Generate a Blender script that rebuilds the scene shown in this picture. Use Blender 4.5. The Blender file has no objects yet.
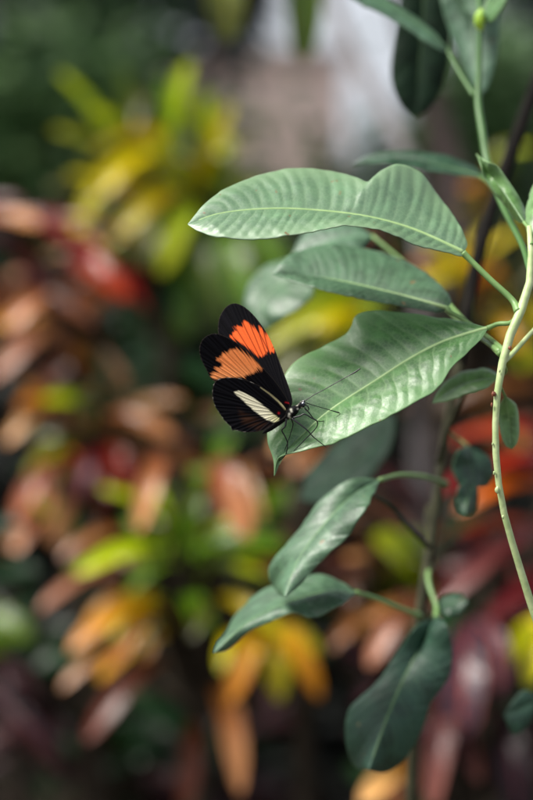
import bpy, math, random
import numpy as np
from mathutils import Vector
from mathutils.bvhtree import BVHTree

random.seed(7); RNG = np.random.default_rng(11)
sc = bpy.context.scene
R = math.radians

# ------------------------------------------------------------------ camera
PITCH = R(8.0); CAM = np.array([0.0, 0.0, 1.10])
cd = bpy.data.cameras.new('camera'); cam = bpy.data.objects.new('camera', cd)
sc.collection.objects.link(cam); sc.camera = cam
cam.location = CAM; cam.rotation_euler = (math.pi/2 - PITCH, 0, 0)
cd.sensor_fit = 'VERTICAL'; cd.sensor_height = 36; cd.lens = 75
cd.clip_start = 0.01; cd.clip_end = 600
cd.dof.use_dof = True; cd.dof.focus_distance = 0.500; cd.dof.aperture_fstop = 5.2
cd.dof.aperture_blades = 0
# ------------------------------------------------------------------ world + sun
SUN_EL, SUN_AZ = 56, -98           # azimuth measured from +Y (away from camera) toward -X
w = bpy.data.worlds.new('World'); sc.world = w; w.use_nodes = True
nt = w.node_tree; bg = nt.nodes['Background']
sky = nt.nodes.new('ShaderNodeTexSky'); sky.sky_type = 'NISHITA'; sky.sun_disc = False
sky.sun_elevation = R(SUN_EL); sky.sun_rotation = R(SUN_AZ); sky.dust_density = 8.0; sky.ozone_density = 1.5
cl = nt.nodes.new('ShaderNodeMix'); cl.data_type = 'RGBA'; cl.inputs[0].default_value = .5   # thin bright cloud over the blue
cl.inputs[7].default_value = (15.0, 15.9, 17.4, 1); nt.links.new(sky.outputs[0], cl.inputs[6]); nt.links.new(cl.outputs[2], bg.inputs[0]); bg.inputs[1].default_value = 0.052
sd = bpy.data.lights.new('sun', 'SUN'); sun = bpy.data.objects.new('sun', sd); sc.collection.objects.link(sun)
sd.energy = 5.0; sd.angle = R(26); sd.color = (1.0, 0.96, 0.90)
sv = Vector((math.sin(R(SUN_AZ))*math.cos(R(SUN_EL)), math.cos(R(SUN_AZ))*math.cos(R(SUN_EL)), math.sin(R(SUN_EL))))
sun.rotation_euler = (-sv).to_track_quat('-Z', 'Y').to_euler()
sc.view_settings.view_transform = 'Standard'; sc.view_settings.look = 'None'
sc.view_settings.exposure = 0.78; sc.view_settings.gamma = 1.0
sc.view_settings.use_curve_mapping = False
sc.cycles.use_denoising = True
sc.cycles.max_bounces = 8; sc.cycles.transparent_max_bounces = 8

# ------------------------------------------------------------------ helpers
FW = np.array([0, math.cos(PITCH), -math.sin(PITCH)]); UP = np.array([0, math.sin(PITCH), math.cos(PITCH)])
RT = np.array([1.0, 0, 0]); K = 0.48/800
def P(x, y, d):
    """world point seen at photo pixel (x, y), d metres in front of the lens"""
    return CAM + d*FW + (x-266.5)*K*d*RT + (400-y)*K*d*UP
def PA(a):
    a = np.asarray(a, float); d = a[:, 2:3]
    return CAM + d*FW + (a[:, 0:1]-266.5)*K*d*RT + (400-a[:, 1:2])*K*d*UP
def spline(pts, n):
    p = np.asarray(pts, float)
    if len(p) == 2: p = np.array([p[0], (p[0]+p[1])/2, p[1]])
    seg = np.linalg.norm(np.diff(p, axis=0), axis=1)**0.5; t = np.r_[0, np.cumsum(seg)]
    m = np.zeros_like(p)
    for i in range(len(p)):
        a, b = max(i-1, 0), min(i+1, len(p)-1); m[i] = (p[b]-p[a])/(t[b]-t[a])
    tt = np.linspace(0, t[-1], n*6); k = np.clip(np.searchsorted(t, tt, side='right')-1, 0, len(p)-2)
    h = (t[k+1]-t[k]); s = ((tt-t[k])/h)[:, None]; h = h[:, None]
    q = (2*s**3-3*s**2+1)*p[k]+(s**3-2*s**2+s)*h*m[k]+(-2*s**3+3*s**2)*p[k+1]+(s**3-s**2)*h*m[k+1]
    L = np.r_[0, np.cumsum(np.linalg.norm(np.diff(q, axis=0), axis=1))]
    u = np.linspace(0, L[-1], n)
    return np.stack([np.interp(u, L, q[:, c]) for c in range(p.shape[1])], 1)
def snoise(x, seed):
    r = np.random.default_rng(seed); o = 0
    for k in range(1, 6): o = o + np.sin(x*k*2.3+r.uniform(0, 6.28))*r.uniform(.3, 1)/k
    return o/2
def link(name, verts, faces, mat, parent=None, smooth=True, attrs=None, col=None):
    me = bpy.data.meshes.new(name); me.from_pydata(np.asarray(verts).tolist(), [], np.asarray(faces).tolist() if not isinstance(faces, list) else faces)
    if smooth: me.polygons.foreach_set('use_smooth', [True]*len(me.polygons))
    if attrs:
        for k, v in attrs.items():
            a = me.attributes.new(k, 'FLOAT', 'POINT'); a.data.foreach_set('value', np.asarray(v, dtype=np.float32))
    if col is not None:
        a = me.color_attributes.new('tone', 'FLOAT_COLOR', 'POINT')
        a.data.foreach_set('color', np.c_[col, np.ones(len(col))].astype(np.float32).ravel())
    me.update(); o = bpy.data.objects.new(name, me); sc.collection.objects.link(o)
    if mat: me.materials.append(mat)
    if parent is not None: put(o, parent)
    return o
WL = {}   # world location of each empty (verts are written in world space, then moved)
def put(o, parent):
    o.parent = parent; off = WL.get(parent.name)
    if off is None:
        p = parent.parent; off = WL.get(p.name) if p else None
        if off is not None: return            # grandchildren: mesh already relative to the same origin
        return
    o.data.transform(__import__('mathutils').Matrix.Translation(-Vector(off)))
def sub(o, parent):
    """o is a sub-part of the part `parent`, whose mesh is relative to its thing's origin"""
    off = WL[parent.parent.name]; o.data.transform(__import__('mathutils').Matrix.Translation(-Vector(off))); o.parent = parent
def tag(o, label=None, cat=None, group=None, kind=None):
    for k, v in (('label', label), ('category', cat), ('group', group), ('kind', kind)):
        if v: o[k] = v
    return o
def thing(name, loc, label, cat, group=None):
    o = bpy.data.objects.new(name, None); sc.collection.objects.link(o); o.location = [float(v) for v in loc]; o.empty_display_size = .01
    WL[o.name] = [float(v) for v in loc]; return tag(o, label, cat, group)
def tube_data(pts, rad, n=None, seg=10, bump=0, seed=0):
    pts = np.asarray(pts, float); n = n or max(8, len(pts)*8)
    rr = np.asarray(rad, float) if np.ndim(rad) else np.full(len(pts), float(rad))
    q = spline(np.c_[pts, rr], n); c = q[:, :3]; r = np.clip(q[:, 3], 1e-5, None)
    t = np.gradient(c, axis=0); t /= np.linalg.norm(t, axis=1)[:, None]
    nrm = np.zeros_like(c); a = np.array([0.3, 1, 0.2]); a = a-t[0]*a.dot(t[0]); nrm[0] = a/np.linalg.norm(a)
    for i in range(1, n):
        a = nrm[i-1]-t[i]*nrm[i-1].dot(t[i]); nrm[i] = a/np.linalg.norm(a)
    b = np.cross(t, nrm); ang = np.linspace(0, 2*math.pi, seg, endpoint=False)
    R_ = r[:, None]*(1+(bump*np.random.default_rng(seed).normal(size=(n, seg)) if bump else 0))
    v = c[:, None]+R_[..., None]*(np.cos(ang)[None, :, None]*nrm[:, None]+np.sin(ang)[None, :, None]*b[:, None])
    v = v.reshape(-1, 3); f = []
    for i in range(n-1):
        for j in range(seg):
            f.append([i*seg+j, i*seg+(j+1) % seg, (i+1)*seg+(j+1) % seg, (i+1)*seg+j])
    f.append(list(range(seg))[::-1]); f.append([(n-1)*seg+j for j in range(seg)])
    return v, f
def tubes(name, specs, mat, parent=None, seg=10, bump=0):
    V = []; F = []; o = 0
    for i, (p, r) in enumerate(specs):
        v, f = tube_data(p, r, seg=seg, bump=bump, seed=i); V.append(v); F += [[k+o for k in x] for x in f]; o += len(v)
    return link(name, np.concatenate(V), F, mat, parent)

# ------------------------------------------------------------------ materials
def mat(name):
    m = bpy.data.materials.new(name); m.use_nodes = True; t = m.node_tree
    return m, t, t.nodes['Principled BSDF']
def N(t, kind, **kw):
    n = t.nodes.new('ShaderNode'+kind)
    for k, v in kw.items(): setattr(n, k, v)
    return n
def attr(t, nm): return N(t, 'Attribute', attribute_name=nm).outputs['Fac']
def mix(t, f, a, b, blend='MIX'):
    n = N(t, 'Mix', data_type='RGBA', blend_type=blend)
    for i, v in ((0, f), (6, a), (7, b)):
        if hasattr(v, 'links'): t.links.new(v, n.inputs[i])
        else: n.inputs[i].default_value = v if i == 0 else (*v, 1)
    return n.outputs[2]
def noise(t, scale, detail=3, vec=None, rough=.55):
    n = N(t, 'TexNoise'); n.inputs['Scale'].default_value = scale; n.inputs['Detail'].default_value = detail; n.inputs['Roughness'].default_value = rough
    t.links.new(vec if vec is not None else N(t, 'TexCoord').outputs['Object'], n.inputs['Vector']); return n.outputs['Fac']
def ramp(t, f, lo, hi, a=0., b=1.):
    n = N(t, 'MapRange'); t.links.new(f, n.inputs[0]); n.inputs[1].default_value = lo; n.inputs[2].default_value = hi
    n.inputs[3].default_value = a; n.inputs[4].default_value = b; return n.outputs[0]
def bump(t, bs, h, dist, strength=1.0):
    b = N(t, 'Bump'); b.inputs['Distance'].default_value = dist; b.inputs['Strength'].default_value = strength
    t.links.new(h, b.inputs['Height']); t.links.new(b.outputs[0], bs.inputs['Normal']); return b
def leaf_mat(name, blade, vein, edge=None, tip=None, tip0=.5, rough=.38, spec=.5, trans=.18, nscale=60, mottle=None, vmix=.7, var=.25, net=0, spots=0, coat=0):
    m, t, bs = mat(name)
    c = mix(t, ramp(t, noise(t, nscale, 5), .44, .58), blade, mottle or tuple(v*.62 for v in blade))
    if tip: c = mix(t, ramp(t, attr(t, 'along'), tip0, 1.0), c, tip)
    if edge: c = mix(t, ramp(t, attr(t, 'across'), .55, 1.0), c, edge)
    mv = N(t, 'Math', operation='MULTIPLY'); t.links.new(attr(t, 'vein'), mv.inputs[0]); mv.inputs[1].default_value = vmix
    c = mix(t, mv.outputs[0], c, vein)
    if net:
        vo = N(t, 'TexVoronoi', feature='DISTANCE_TO_EDGE'); vo.inputs['Scale'].default_value = net
        tc = N(t, 'TexCoord'); nz = N(t, 'TexNoise'); nz.inputs['Scale'].default_value = net*.6; t.links.new(tc.outputs['Object'], nz.inputs['Vector'])
        va = N(t, 'VectorMath', operation='MULTIPLY_ADD'); t.links.new(nz.outputs['Color'], va.inputs[0]); va.inputs[1].default_value = (.0012,)*3; t.links.new(tc.outputs['Object'], va.inputs[2])
        t.links.new(va.outputs[0], vo.inputs['Vector']); netf = ramp(t, vo.outputs['Distance'], 0, .12, 1, 0)
        nm = N(t, 'Math', operation='MULTIPLY'); t.links.new(netf, nm.inputs[0]); nm.inputs[1].default_value = .30; c = mix(t, nm.outputs[0], c, vein)
    if spots:
        sp_ = ramp(t, noise(t, spots, 2, rough=.4), .735, .76); c = mix(t, sp_, c, (.16, .13, .06))
        c = mix(t, ramp(t, noise(t, spots*.35, 5), .56, .72, 0, .5), c, tuple(min(1, v*1.6) for v in blade))
    if var:
        h = N(t, 'HueSaturation'); oi = N(t, 'ObjectInfo')
        t.links.new(ramp(t, oi.outputs['Random'], 0, 1, 1-var if var < .4 else .38, 1+var if var < .4 else 1.2), h.inputs['Value'])
        if var > .4: h.inputs['Saturation'].default_value = 1.08
        t.links.new(ramp(t, oi.outputs['Random'], 0, 1, .5-.02, .5+.02), h.inputs['Hue'])
        t.links.new(c, h.inputs['Color']); c = h.outputs[0]
    t.links.new(c, bs.inputs['Base Color'])
    t.links.new(ramp(t, noise(t, nscale*6, 2), .3, .7, rough-.06, rough+.1), bs.inputs['Roughness'])
    bs.inputs['Specular IOR Level'].default_value = spec
    bump(t, bs, noise(t, nscale*14, 3), 0.0002, .35)
    if coat: bs.inputs['Coat Weight'].default_value = coat; bs.inputs['Coat Roughness'].default_value = .30
    tr = N(t, 'BsdfTranslucent'); t.links.new(mix(t, .10, c, (.25, .45, .05), 'MIX'), tr.inputs[0])
    ms = N(t, 'MixShader'); ms.inputs[0].default_value = trans
    t.links.new(bs.outputs[0], ms.inputs[1]); t.links.new(tr.outputs[0], ms.inputs[2])
    t.links.new(ms.outputs[0], t.nodes['Material Output'].inputs[0]); return m
def plain(name, c, rough=.6, c2=None, scale=80, bd=0, spec=.4):
    m, t, bs = mat(name); nz = noise(t, scale, 4)
    t.links.new(mix(t, ramp(t, nz, .35, .65), c, c2 or tuple(v*.7 for v in c)), bs.inputs['Base Color'])
    bs.inputs['Roughness'].default_value = rough; bs.inputs['Specular IOR Level'].default_value = spec
    if bd: bump(t, bs, nz, bd, .8)
    return m
M = {}
M['hero'] = leaf_mat('hero leaf green', (.070, .185, .050), (.20, .34, .14), edge=(.14, .28, .11), rough=.40, spec=.8, nscale=220, mottle=(.047, .13, .036), var=0, vmix=.75, net=700, spots=330)
M['sheen'] = leaf_mat('green leaf with painted sheen', (.105, .20, .105), (.22, .33, .19), edge=(.17, .28, .15), rough=.44, spec=.9, nscale=220, mottle=(.09, .175, .095), var=0, vmix=.7, net=700, spots=300, coat=.0)  # base colour lightened to stand in for sky sheen on the top leaf
M['cool'] = leaf_mat('blue green leaf', (.06, .135, .072), (.13, .24, .13), rough=.48, spec=.7, nscale=150, var=.1, net=600, spots=260)
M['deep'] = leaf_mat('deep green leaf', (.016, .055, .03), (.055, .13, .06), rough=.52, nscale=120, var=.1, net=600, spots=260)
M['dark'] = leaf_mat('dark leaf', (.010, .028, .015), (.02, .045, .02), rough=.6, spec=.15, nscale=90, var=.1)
M['fresh'] = leaf_mat('fresh leaf', (.13, .27, .08), (.22, .36, .15), edge=(.2, .33, .16), nscale=150, var=0)
M['midrib'] = plain('pale midrib', (.30, .43, .19), .45, (.24, .37, .15), 300)
M['midrib_dim'] = plain('green midrib', (.12, .22, .09), .5, None, 300)
M['pet'] = plain('green petiole', (.16, .28, .09), .42, (.12, .22, .07), 300)
M['stem_pale'] = plain('pale green stem', (.42, .50, .25), .45, (.30, .40, .17), 220, .0004)
M['stem_green'] = plain('green stem', (.05, .13, .03), .45, (.05, .12, .03), 200)
M['stem_dark'] = plain('dark woody stem', (.006, .0055, .005), .8, (.012, .010, .008), 150, .0004, .1)
M['stem_brown'] = plain('brown stem', (.045, .045, .024), .8, (.025, .025, .014), 150, .0004, .15)
M['bark'] = plain('grey brown bark', (.11, .08, .075), .85, (.05, .038, .036), 30, .006, .1)
M['bark_pale'] = plain('pale bark', (.30, .27, .27), .8, (.2, .18, .18), 40, .004)
M['gall'] = plain('brown gall', (.22, .07, .03), .5, (.12, .035, .02), 900)
M['bud'] = plain('yellow green bud', (.30, .45, .03), .5, (.18, .35, .03), 300)
C = {}   # croton leaf colourings: blade, vein, tip (pale tips on peach and pink paint in highlights)
def cm(k, *a, **kw): C[k] = leaf_mat('croton '+k, *a, nscale=45, rough=kw.pop('rough', .30), spec=kw.pop('spec', .34), var=.45, **kw)
cm('yellowgreen', (.30, .44, .025), (.6, .60, .04), tip=(.50, .54, .05), trans=.25)
cm('yellow', (.75, .55, .010), (.75, .65, .08), tip=(.50, .46, .03), tip0=.6, trans=.25)
cm('green', (.03, .115, .018), (.36, .42, .02), edge=(.09, .20, .02), trans=.2)
cm('darkgreen', (.008, .026, .010), (.025, .05, .018), spec=.12)
cm('strap', (.075, .19, .04), (.40, .44, .04), trans=.25)
cm('olive', (.07, .09, .015), (.28, .25, .03))
cm('orange', (.44, .25, .010), (.60, .36, .02), tip=(.72, .27, .08), tip0=.5)
cm('red', (.20, .016, .008), (.30, .04, .012), tip=(.55, .085, .015), tip0=.3)
cm('darkred', (.15, .012, .015), (.25, .03, .03))
cm('peach', (.20, .065, .02), (.38, .15, .05), tip=(.72, .36, .18), tip0=.55, mottle=(.10, .06, .02))
cm('pink', (.17, .035, .022), (.34, .09, .055), tip=(.66, .27, .15), tip0=.55, mottle=(.08, .03, .02))
cm('brown', (.09, .032, .014), (.22, .07, .025), tip=(.30, .11, .05), tip0=.3, mottle=(.04, .035, .015))
cm('purple', (.010, .009, .015), (.11, .028, .026), vmix=.9, spec=.12)
cm('slate', (.022, .024, .040), (.28, .06, .06), vmix=.9, spec=.3)
cm('dullpink', (.09, .016, .018), (.16, .035, .035), tip=(.22, .055, .05))
cm('flame', (.36, .022, .006), (.45, .06, .012), tip=(.50, .06, .012))
cm('pinkvein', (.09, .028, .028), (.03, .02, .03), tip=(.24, .085, .075), tip0=.6, spec=.2)
M['croton_stem'] = plain('croton stem', (.025, .02, .014), .9, (.045, .036, .026), 60, .001, .08)

# ------------------------------------------------------------------ leaves
def grid_faces(n, m):
    i, j = np.meshgrid(np.arange(n-1), np.arange(m-1), indexing='ij'); a = (i*m+j).ravel()
    return np.stack([a, a+1, a+m+1, a+m], 1)
def leaf_fields(n, h, nv, slope, seed, vw=.07):
    u = np.linspace(0, 1, n)[:, None]; v = np.linspace(-1, 1, 2*h+1)[None]; av = np.abs(v)
    side = np.where(v > 0, .31, 0.)
    ph = nv*(u-slope*av**1.35)+side+.38*snoise(u*9, seed)+.12*snoise(u*31+v*2, seed+5); fr = np.abs(ph-np.round(ph))
    vein = np.exp(-(fr/vw)**2)*np.clip(1.15-av, 0, 1)
    quilt = np.clip(fr*2, 0, 1)**.7
    mid = np.exp(-(av/.035)**2)
    rim = np.clip((av-.965)/.02, 0, 1)*.8
    return u, v, av, np.maximum(np.maximum(vein*.7, mid), rim), quilt
def outline_leaf(parent, mid, e1, e2, material, nv=15, slope=.10, bulge=.0012, quilt=.0002, wave=.0006, n=150, h=22,
                 rib='midrib', rib_r=(.0007, .0002), seed=1, petiole=None, pet_r=(.0009, .0008), pet_mat='pet', thick=.00025, label=None, name='leaf'):
    """leaf from its midrib and two margins, each a list of (x, y, depth), base first"""
    m = spline(PA(mid), n); a = spline(PA([mid[0]]+list(e1)+[mid[-1]]), n); b = spline(PA([mid[0]]+list(e2)+[mid[-1]]), n)
    u, v, av, vein, ql = leaf_fields(n, h, nv, slope, seed); ql = ql*(.7+.5*snoise(u*7+v*3, seed+9))
    e = np.where((v < 0)[..., None], a[:, None], b[:, None]); s = av[..., None]
    X = m[:, None]*(1-s)+e*s
    du = np.gradient(X, axis=0); dv = np.gradient(X, axis=1); nr = np.cross(du, dv); nr /= (np.linalg.norm(nr, axis=2)[..., None]+1e-12)
    if (nr*(X-CAM)).sum() > 0: nr = -nr; flip = True
    else: flip = False
    wv = np.minimum(1, np.linalg.norm(e-m[:, None], axis=2)/.010)
    d = bulge*4*av*(1-av)*wv+quilt*ql*np.sin(np.pi*np.clip(av, 0, 1))**.6*wv+wave*snoise(u*14+v*1.5, seed+3)*av**2*wv
    X = X+nr*d[..., None]
    f = grid_faces(n, 2*h+1)
    if flip: f = f[:, ::-1]
    o = link(name, X.reshape(-1, 3), f, M.get(material) or C[material], parent,
             attrs=dict(vein=vein.ravel(), along=np.broadcast_to(u, vein.shape).ravel(), across=np.broadcast_to(av, vein.shape).ravel()))
    md = o.modifiers.new('thickness', 'SOLIDIFY'); md.thickness = thick; md.offset = -1
    if label: o['label'] = label
    if rib:
        k = X[:, h][::6]; k = k[:-1]
        r = sub_tube('midrib', k+nr[:, h][::6][:-1]*.0001, np.linspace(rib_r[0], rib_r[1], len(k)), M[rib], o)
    if petiole:
        pp = spline(PA([mid[0]]+list(petiole)), 16); tt = np.linspace(0, 1, 16)
        sub_tube('petiole', pp, np.linspace(pet_r[0], pet_r[1], 16)*(1+.45*np.exp(-((tt-1)/.10)**2)+.25*np.exp(-(tt/.08)**2)), M[pet_mat], o, seg=12)
    o['_n'] = 0; del o['_n']
    return o, X
def sub_tube(name, pts, rad, material, parent, seg=8):
    v, f = tube_data(pts, rad, n=max(20, len(pts)*3), seg=seg); o = link(name, v, f, material); sub(o, parent); return o
def simple_leaf(parent, base, tip, width, arch, material, face=None, n=30, h=6, nv=9, shape=1.0, twist=0., fold=.25, seed=0, curl=0., rib=None, name='leaf'):
    """lance-shaped leaf between two world points"""
    base = np.asarray(base, float); tip = np.asarray(tip, float); L = np.linalg.norm(tip-base); t = (tip-base)/L
    f = np.asarray(face if face is not None else (0, -.55, .85), float); f = f-t*f.dot(t)
    if np.linalg.norm(f) < .05: f = np.array([0, -1., .1]); f = f-t*f.dot(t)
    f /= np.linalg.norm(f); s = np.cross(t, f)
    u, v, av, vein, ql = leaf_fields(n, h, nv, .14, seed, .14)
    rnd_ = 2.2+(seed % 3)*1.6
    prof = np.clip(u, 0, 1)**.55*np.sqrt(np.clip(1-u**rnd_, 0, 1))*(1.0+.10*(seed % 2))
    c = base+t*L*u+f*(arch*4*u*(1-u))[..., 0:1]-np.array([0, 0, 1.])*(curl*u**3)
    half = width/2*prof*(1+.07*snoise(u*8, seed))
    ang = twist*(u-.5)
    wd = (np.cos(ang)*s+np.sin(ang)*f); nn = (np.cos(ang)*f-np.sin(ang)*s)
    X = c[:, None]+wd[:, None]*(half*v)[..., None]+nn[:, None]*(half*av*fold+.0006*ql*prof+.05*width*snoise(u*11+v*2, seed+1)*av)[..., None]
    o = link(name, X.reshape(-1, 3), grid_faces(n, 2*h+1), material, parent,
             attrs=dict(vein=vein.ravel(), along=np.broadcast_to(u, vein.shape).ravel(), across=np.broadcast_to(av, vein.shape).ravel()))
    if rib: sub_tube('midrib', X[:, h][::4], np.linspace(rib, rib*.4, len(X[::4])), M['midrib_dim'], o)
    return o

# ------------------------------------------------------------------ ground
def build_ground():
    m, t, bs = mat('dark garden soil')
    a = noise(t, 6, 6); b = noise(t, 60, 4)
    c = mix(t, ramp(t, a, .4, .6), (.035, .026, .02), (.07, .05, .035)); c = mix(t, ramp(t, b, .55, .7), c, (.12, .08, .05))
    t.links.new(c, bs.inputs['Base Color']); bs.inputs['Roughness'].default_value = .95; bump(t, bs, b, .02)
    n = 90; xs = np.sign(np.linspace(-1, 1, n))*np.abs(np.linspace(-1, 1, n))**3*260
    X, Y = np.meshgrid(xs, xs+2, indexing='ij'); Z = .03*np.sin(X*1.3)*np.cos(Y*1.1)+.02*np.sin(X*3+Y*2)
    Z = Z-.05
    o = link('ground', np.stack([X, Y, Z], -1).reshape(-1, 3), grid_faces(n, n), m); tag(o, kind='structure')
    # pale gravel path far behind
    q = spline(np.array([[-6, 6.2, 0.], [-2, 7.2, 0], [0, 9, 0], [1.2, 13, 0], [2, 22, 0], [3, 45, 0]]), 80)
    t_ = np.gradient(q, axis=0); s_ = np.stack([t_[:, 1], -t_[:, 0], 0*t_[:, 0]], 1); s_ /= np.linalg.norm(s_, axis=1)[:, None]
    V = np.concatenate([np.stack([q-s_*.8*k, ], 1) for k in (-1, -.5, 0, .5, 1)], 1); V[..., 2] = .012
    p = link('path', V.reshape(-1, 3), grid_faces(80, 5), plain('pale gravel', (.50, .43, .38), .9, (.38, .32, .28), 90, .003)); tag(p, kind='structure')
build_ground()

# leaf litter over the soil
def leaf_cloud(name, centres, size, material, parent=None, up=.3, aspect=.45):
    k = len(centres); d = RNG.normal(size=(k, 3)); d[:, 2] *= .6; d /= np.linalg.norm(d, axis=1)[:, None]
    nz = RNG.normal(size=(k, 3)); nz[:, 2] += up*3; s = np.cross(d, nz); s /= np.linalg.norm(s, axis=1)[:, None]; nn = np.cross(s, d)
    L = size*RNG.uniform(.6, 1.35, (k, 1)); W = L*aspect
    p = np.asarray(centres)
    vs = np.stack([p-d*L/2, p-d*L*.1+s*W/2+nn*L*.06, p+d*L/2-nn*L*.1, p-d*L*.1-s*W/2+nn*L*.06, p-d*L*.02], 1).reshape(-1, 3)
    b = np.arange(k)[:, None]*5
    f = np.concatenate([b+np.array([[0, 1, 4]]), b+np.array([[1, 2, 4]]), b+np.array([[2, 3, 4]]), b+np.array([[3, 0, 4]])])
    return link(name, vs, f, material, parent, smooth=False)
cx = np.c_[RNG.uniform(-2.5, 2.5, 5000), RNG.uniform(.6, 7, 5000), RNG.uniform(.0, .03, 5000)]
def bush_mat(name, c, c2, rough=.45, tr=.2):
    m, t, bs = mat(name); g = N(t, 'NewGeometry')
    cc = mix(t, g.outputs['Random Per Island'], c, c2)
    t.links.new(cc, bs.inputs['Base Color']); bs.inputs['Roughness'].default_value = rough; bs.inputs['Specular IOR Level'].default_value = .15
    tn = N(t, 'BsdfTranslucent'); t.links.new(cc, tn.inputs[0]); ms = N(t, 'MixShader'); ms.inputs[0].default_value = tr
    t.links.new(bs.outputs[0], ms.inputs[1]); t.links.new(tn.outputs[0], ms.inputs[2]); t.links.new(ms.outputs[0], t.nodes['Material Output'].inputs[0]); return m
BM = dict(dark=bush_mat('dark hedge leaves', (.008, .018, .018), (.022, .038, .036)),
          shade=bush_mat('undergrowth leaves with painted shade', (.006, .008, .007), (.016, .018, .014), tr=.05),  # leaf colour kept near black to stand in for deep shade
          green=bush_mat('garden shrub leaves', (.025, .07, .02), (.08, .14, .05)),
          pale=bush_mat('pale shrub leaves', (.10, .20, .08), (.22, .32, .18)),
          yellow=bush_mat('yellow shrub leaves', (.35, .30, .02), (.55, .42, .05)),
          litter=bush_mat('leaf litter', (.06, .035, .02), (.17, .09, .05), .8, 0))
tag(leaf_cloud('leaf_litter', cx, .055, BM['litter'], up=2), kind='stuff')

# ------------------------------------------------------------------ background shrubs, trees and wall
def bush(x, y, d, rx, rz, kind, n, size, label, name='shrub', cat='shrub', group='shrubs in the garden behind', ry=None, trunk=None, squash=0):
    """crown centre at photo pixel (x, y), d metres away, radii in metres; stands on the ground"""
    c = P(x, y, d); t = thing(name, (c[0], c[1], 0), label, cat, group); ry = ry or rx
    k = max(6, int(n/260)); u = RNG.normal(size=(k, 3)); u /= np.linalg.norm(u, axis=1)[:, None]
    cc = c+u*np.array([rx, ry, rz])*RNG.uniform(.3, .85, (k, 1))
    which = RNG.integers(0, k, n); q = RNG.normal(size=(n, 3))*np.array([rx, ry, rz])*.24
    pts = cc[which]+q; pts = pts[pts[:, 2] > .05]
    leaf_cloud('foliage' if name == 'shrub' else 'crown', pts, size, BM[kind], t)
    r = trunk or .03
    sp = [(np.array([[c[0], c[1], -.1], [c[0]+.02, c[1], c[2]*.5], [c[0], c[1], c[2]]]), [r, r*.8, r*.5])]
    for i in range(min(8, k)): sp.append((np.array([[c[0], c[1], c[2]*(.55+.04*i)], (c+cc[i])/2+[0, 0, .02], cc[i]]), [r*.5, r*.35, r*.15]))
    tubes('stem' if name == 'shrub' else 'trunk', sp, M['bark'], t)
    return t
bush(0, 60, 5.5, .62, 1.05, 'dark', 6000, .10, 'dark green shrub far off in the upper left corner')
bush(60, 20, 6.5, .62, 1.2, 'dark', 6000, .10, 'dark shrub behind the tall yellow-green croton leaves')
bush(222, -35, 7.5, .30, .36, 'dark', 5000, .10, 'dark canopy tree above the pale wall at top centre', 'tree', 'tree', 'trees in the garden behind', trunk=.035)
bush(-60, 200, 4.5, .6, .9, 'dark', 4500, .09, 'dark shrub at the left edge behind the red croton')
bush(85, 190, 4.0, .45, .55, 'green', 3000, .08, 'mid green shrub low behind the yellow-green croton')
bush(615, 40, 6.5, .62, .9, 'dark', 5000, .10, 'dark blue-green shrub in the upper right corner')
bush(512, 105, 4.5, .22, .24, 'pale', 1400, .07, 'pale grey-green shrub blurred at the right behind the black stem')
bush(480, 260, 3.6, .40, .38, 'green', 2500, .07, 'green shrub behind the black stem low on the right')
bush(250, 350, 3.4, .45, .26, 'shade', 3500, .07, 'low shrub hidden behind the butterfly, shade painted into its leaves')
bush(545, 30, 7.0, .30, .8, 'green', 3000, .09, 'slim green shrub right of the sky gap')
bush(320, 330, 3.0, .35, .22, 'shade', 2500, .07, 'low shrub behind the middle leaf of the shrub, leaves painted dark as shade')
bush(60, 470, 2.6, .55, .40, 'shade', 4000, .06, 'shrub under the left crotons with shade in its leaf colour')
bush(420, 480, 2.5, .50, .40, 'shade', 4000, .06, 'shrub under the right crotons with shade in its leaf colour')
bush(240, 640, 2.4, .55, .36, 'shade', 4000, .06, 'low shrub beneath the rosette croton, shade painted into its leaves')

bush(-330, 260, 3.2, .55, .6, 'dark', 3500, .08, 'added unseen dark shrub beyond the left edge of the frame')  # unseen shrubs added to fill side views and dim the ambient light
bush(-620, 200, 4.6, .8, .9, 'dark', 3500, .10, 'added unseen tall dark shrub well beyond the left edge of the frame')
bush(900, 250, 3.4, .6, .6, 'green', 3000, .08, 'added unseen green shrub beyond the right edge of the frame')
def wall():
    a, b = P(150, 166, 9.0), P(334, 166, 9.4); H = 1.67
    d = (b-a); d[2] = 0; L = np.linalg.norm(d); d /= L; nn = np.array([d[1], -d[0], 0])
    t = thing('garden_wall', (a[0], a[1], 0), 'low pale pinkish plastered wall far behind the uppermost leaf', 'wall')
    def box(x0, x1, y0, y1, z0, z1):
        c = []
        for z in (z0, z1):
            for (x, y) in ((x0, y0), (x1, y0), (x1, y1), (x0, y1)): c.append(a*[1, 1, 0]+d*x+nn*y+np.array([0, 0, z]))
        return c, [[0, 3, 2, 1], [4, 5, 6, 7], [0, 1, 5, 4], [1, 2, 6, 5], [2, 3, 7, 6], [3, 0, 4, 7]]
    v, f = box(0, L, -.12, .12, -.1, H); link('wall_body', v, f, plain('pink plaster', (.84, .67, .60), .85, (.74, .58, .51), 5, .004), t, smooth=False)
    v, f = box(-.03, L+.03, -.16, .16, H+.002, H+.07); link('coping', v, f, plain('coping stone', (.36, .31, .29), .85, (.28, .24, .22), 8, .004), t, smooth=False)
wall()
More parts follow.
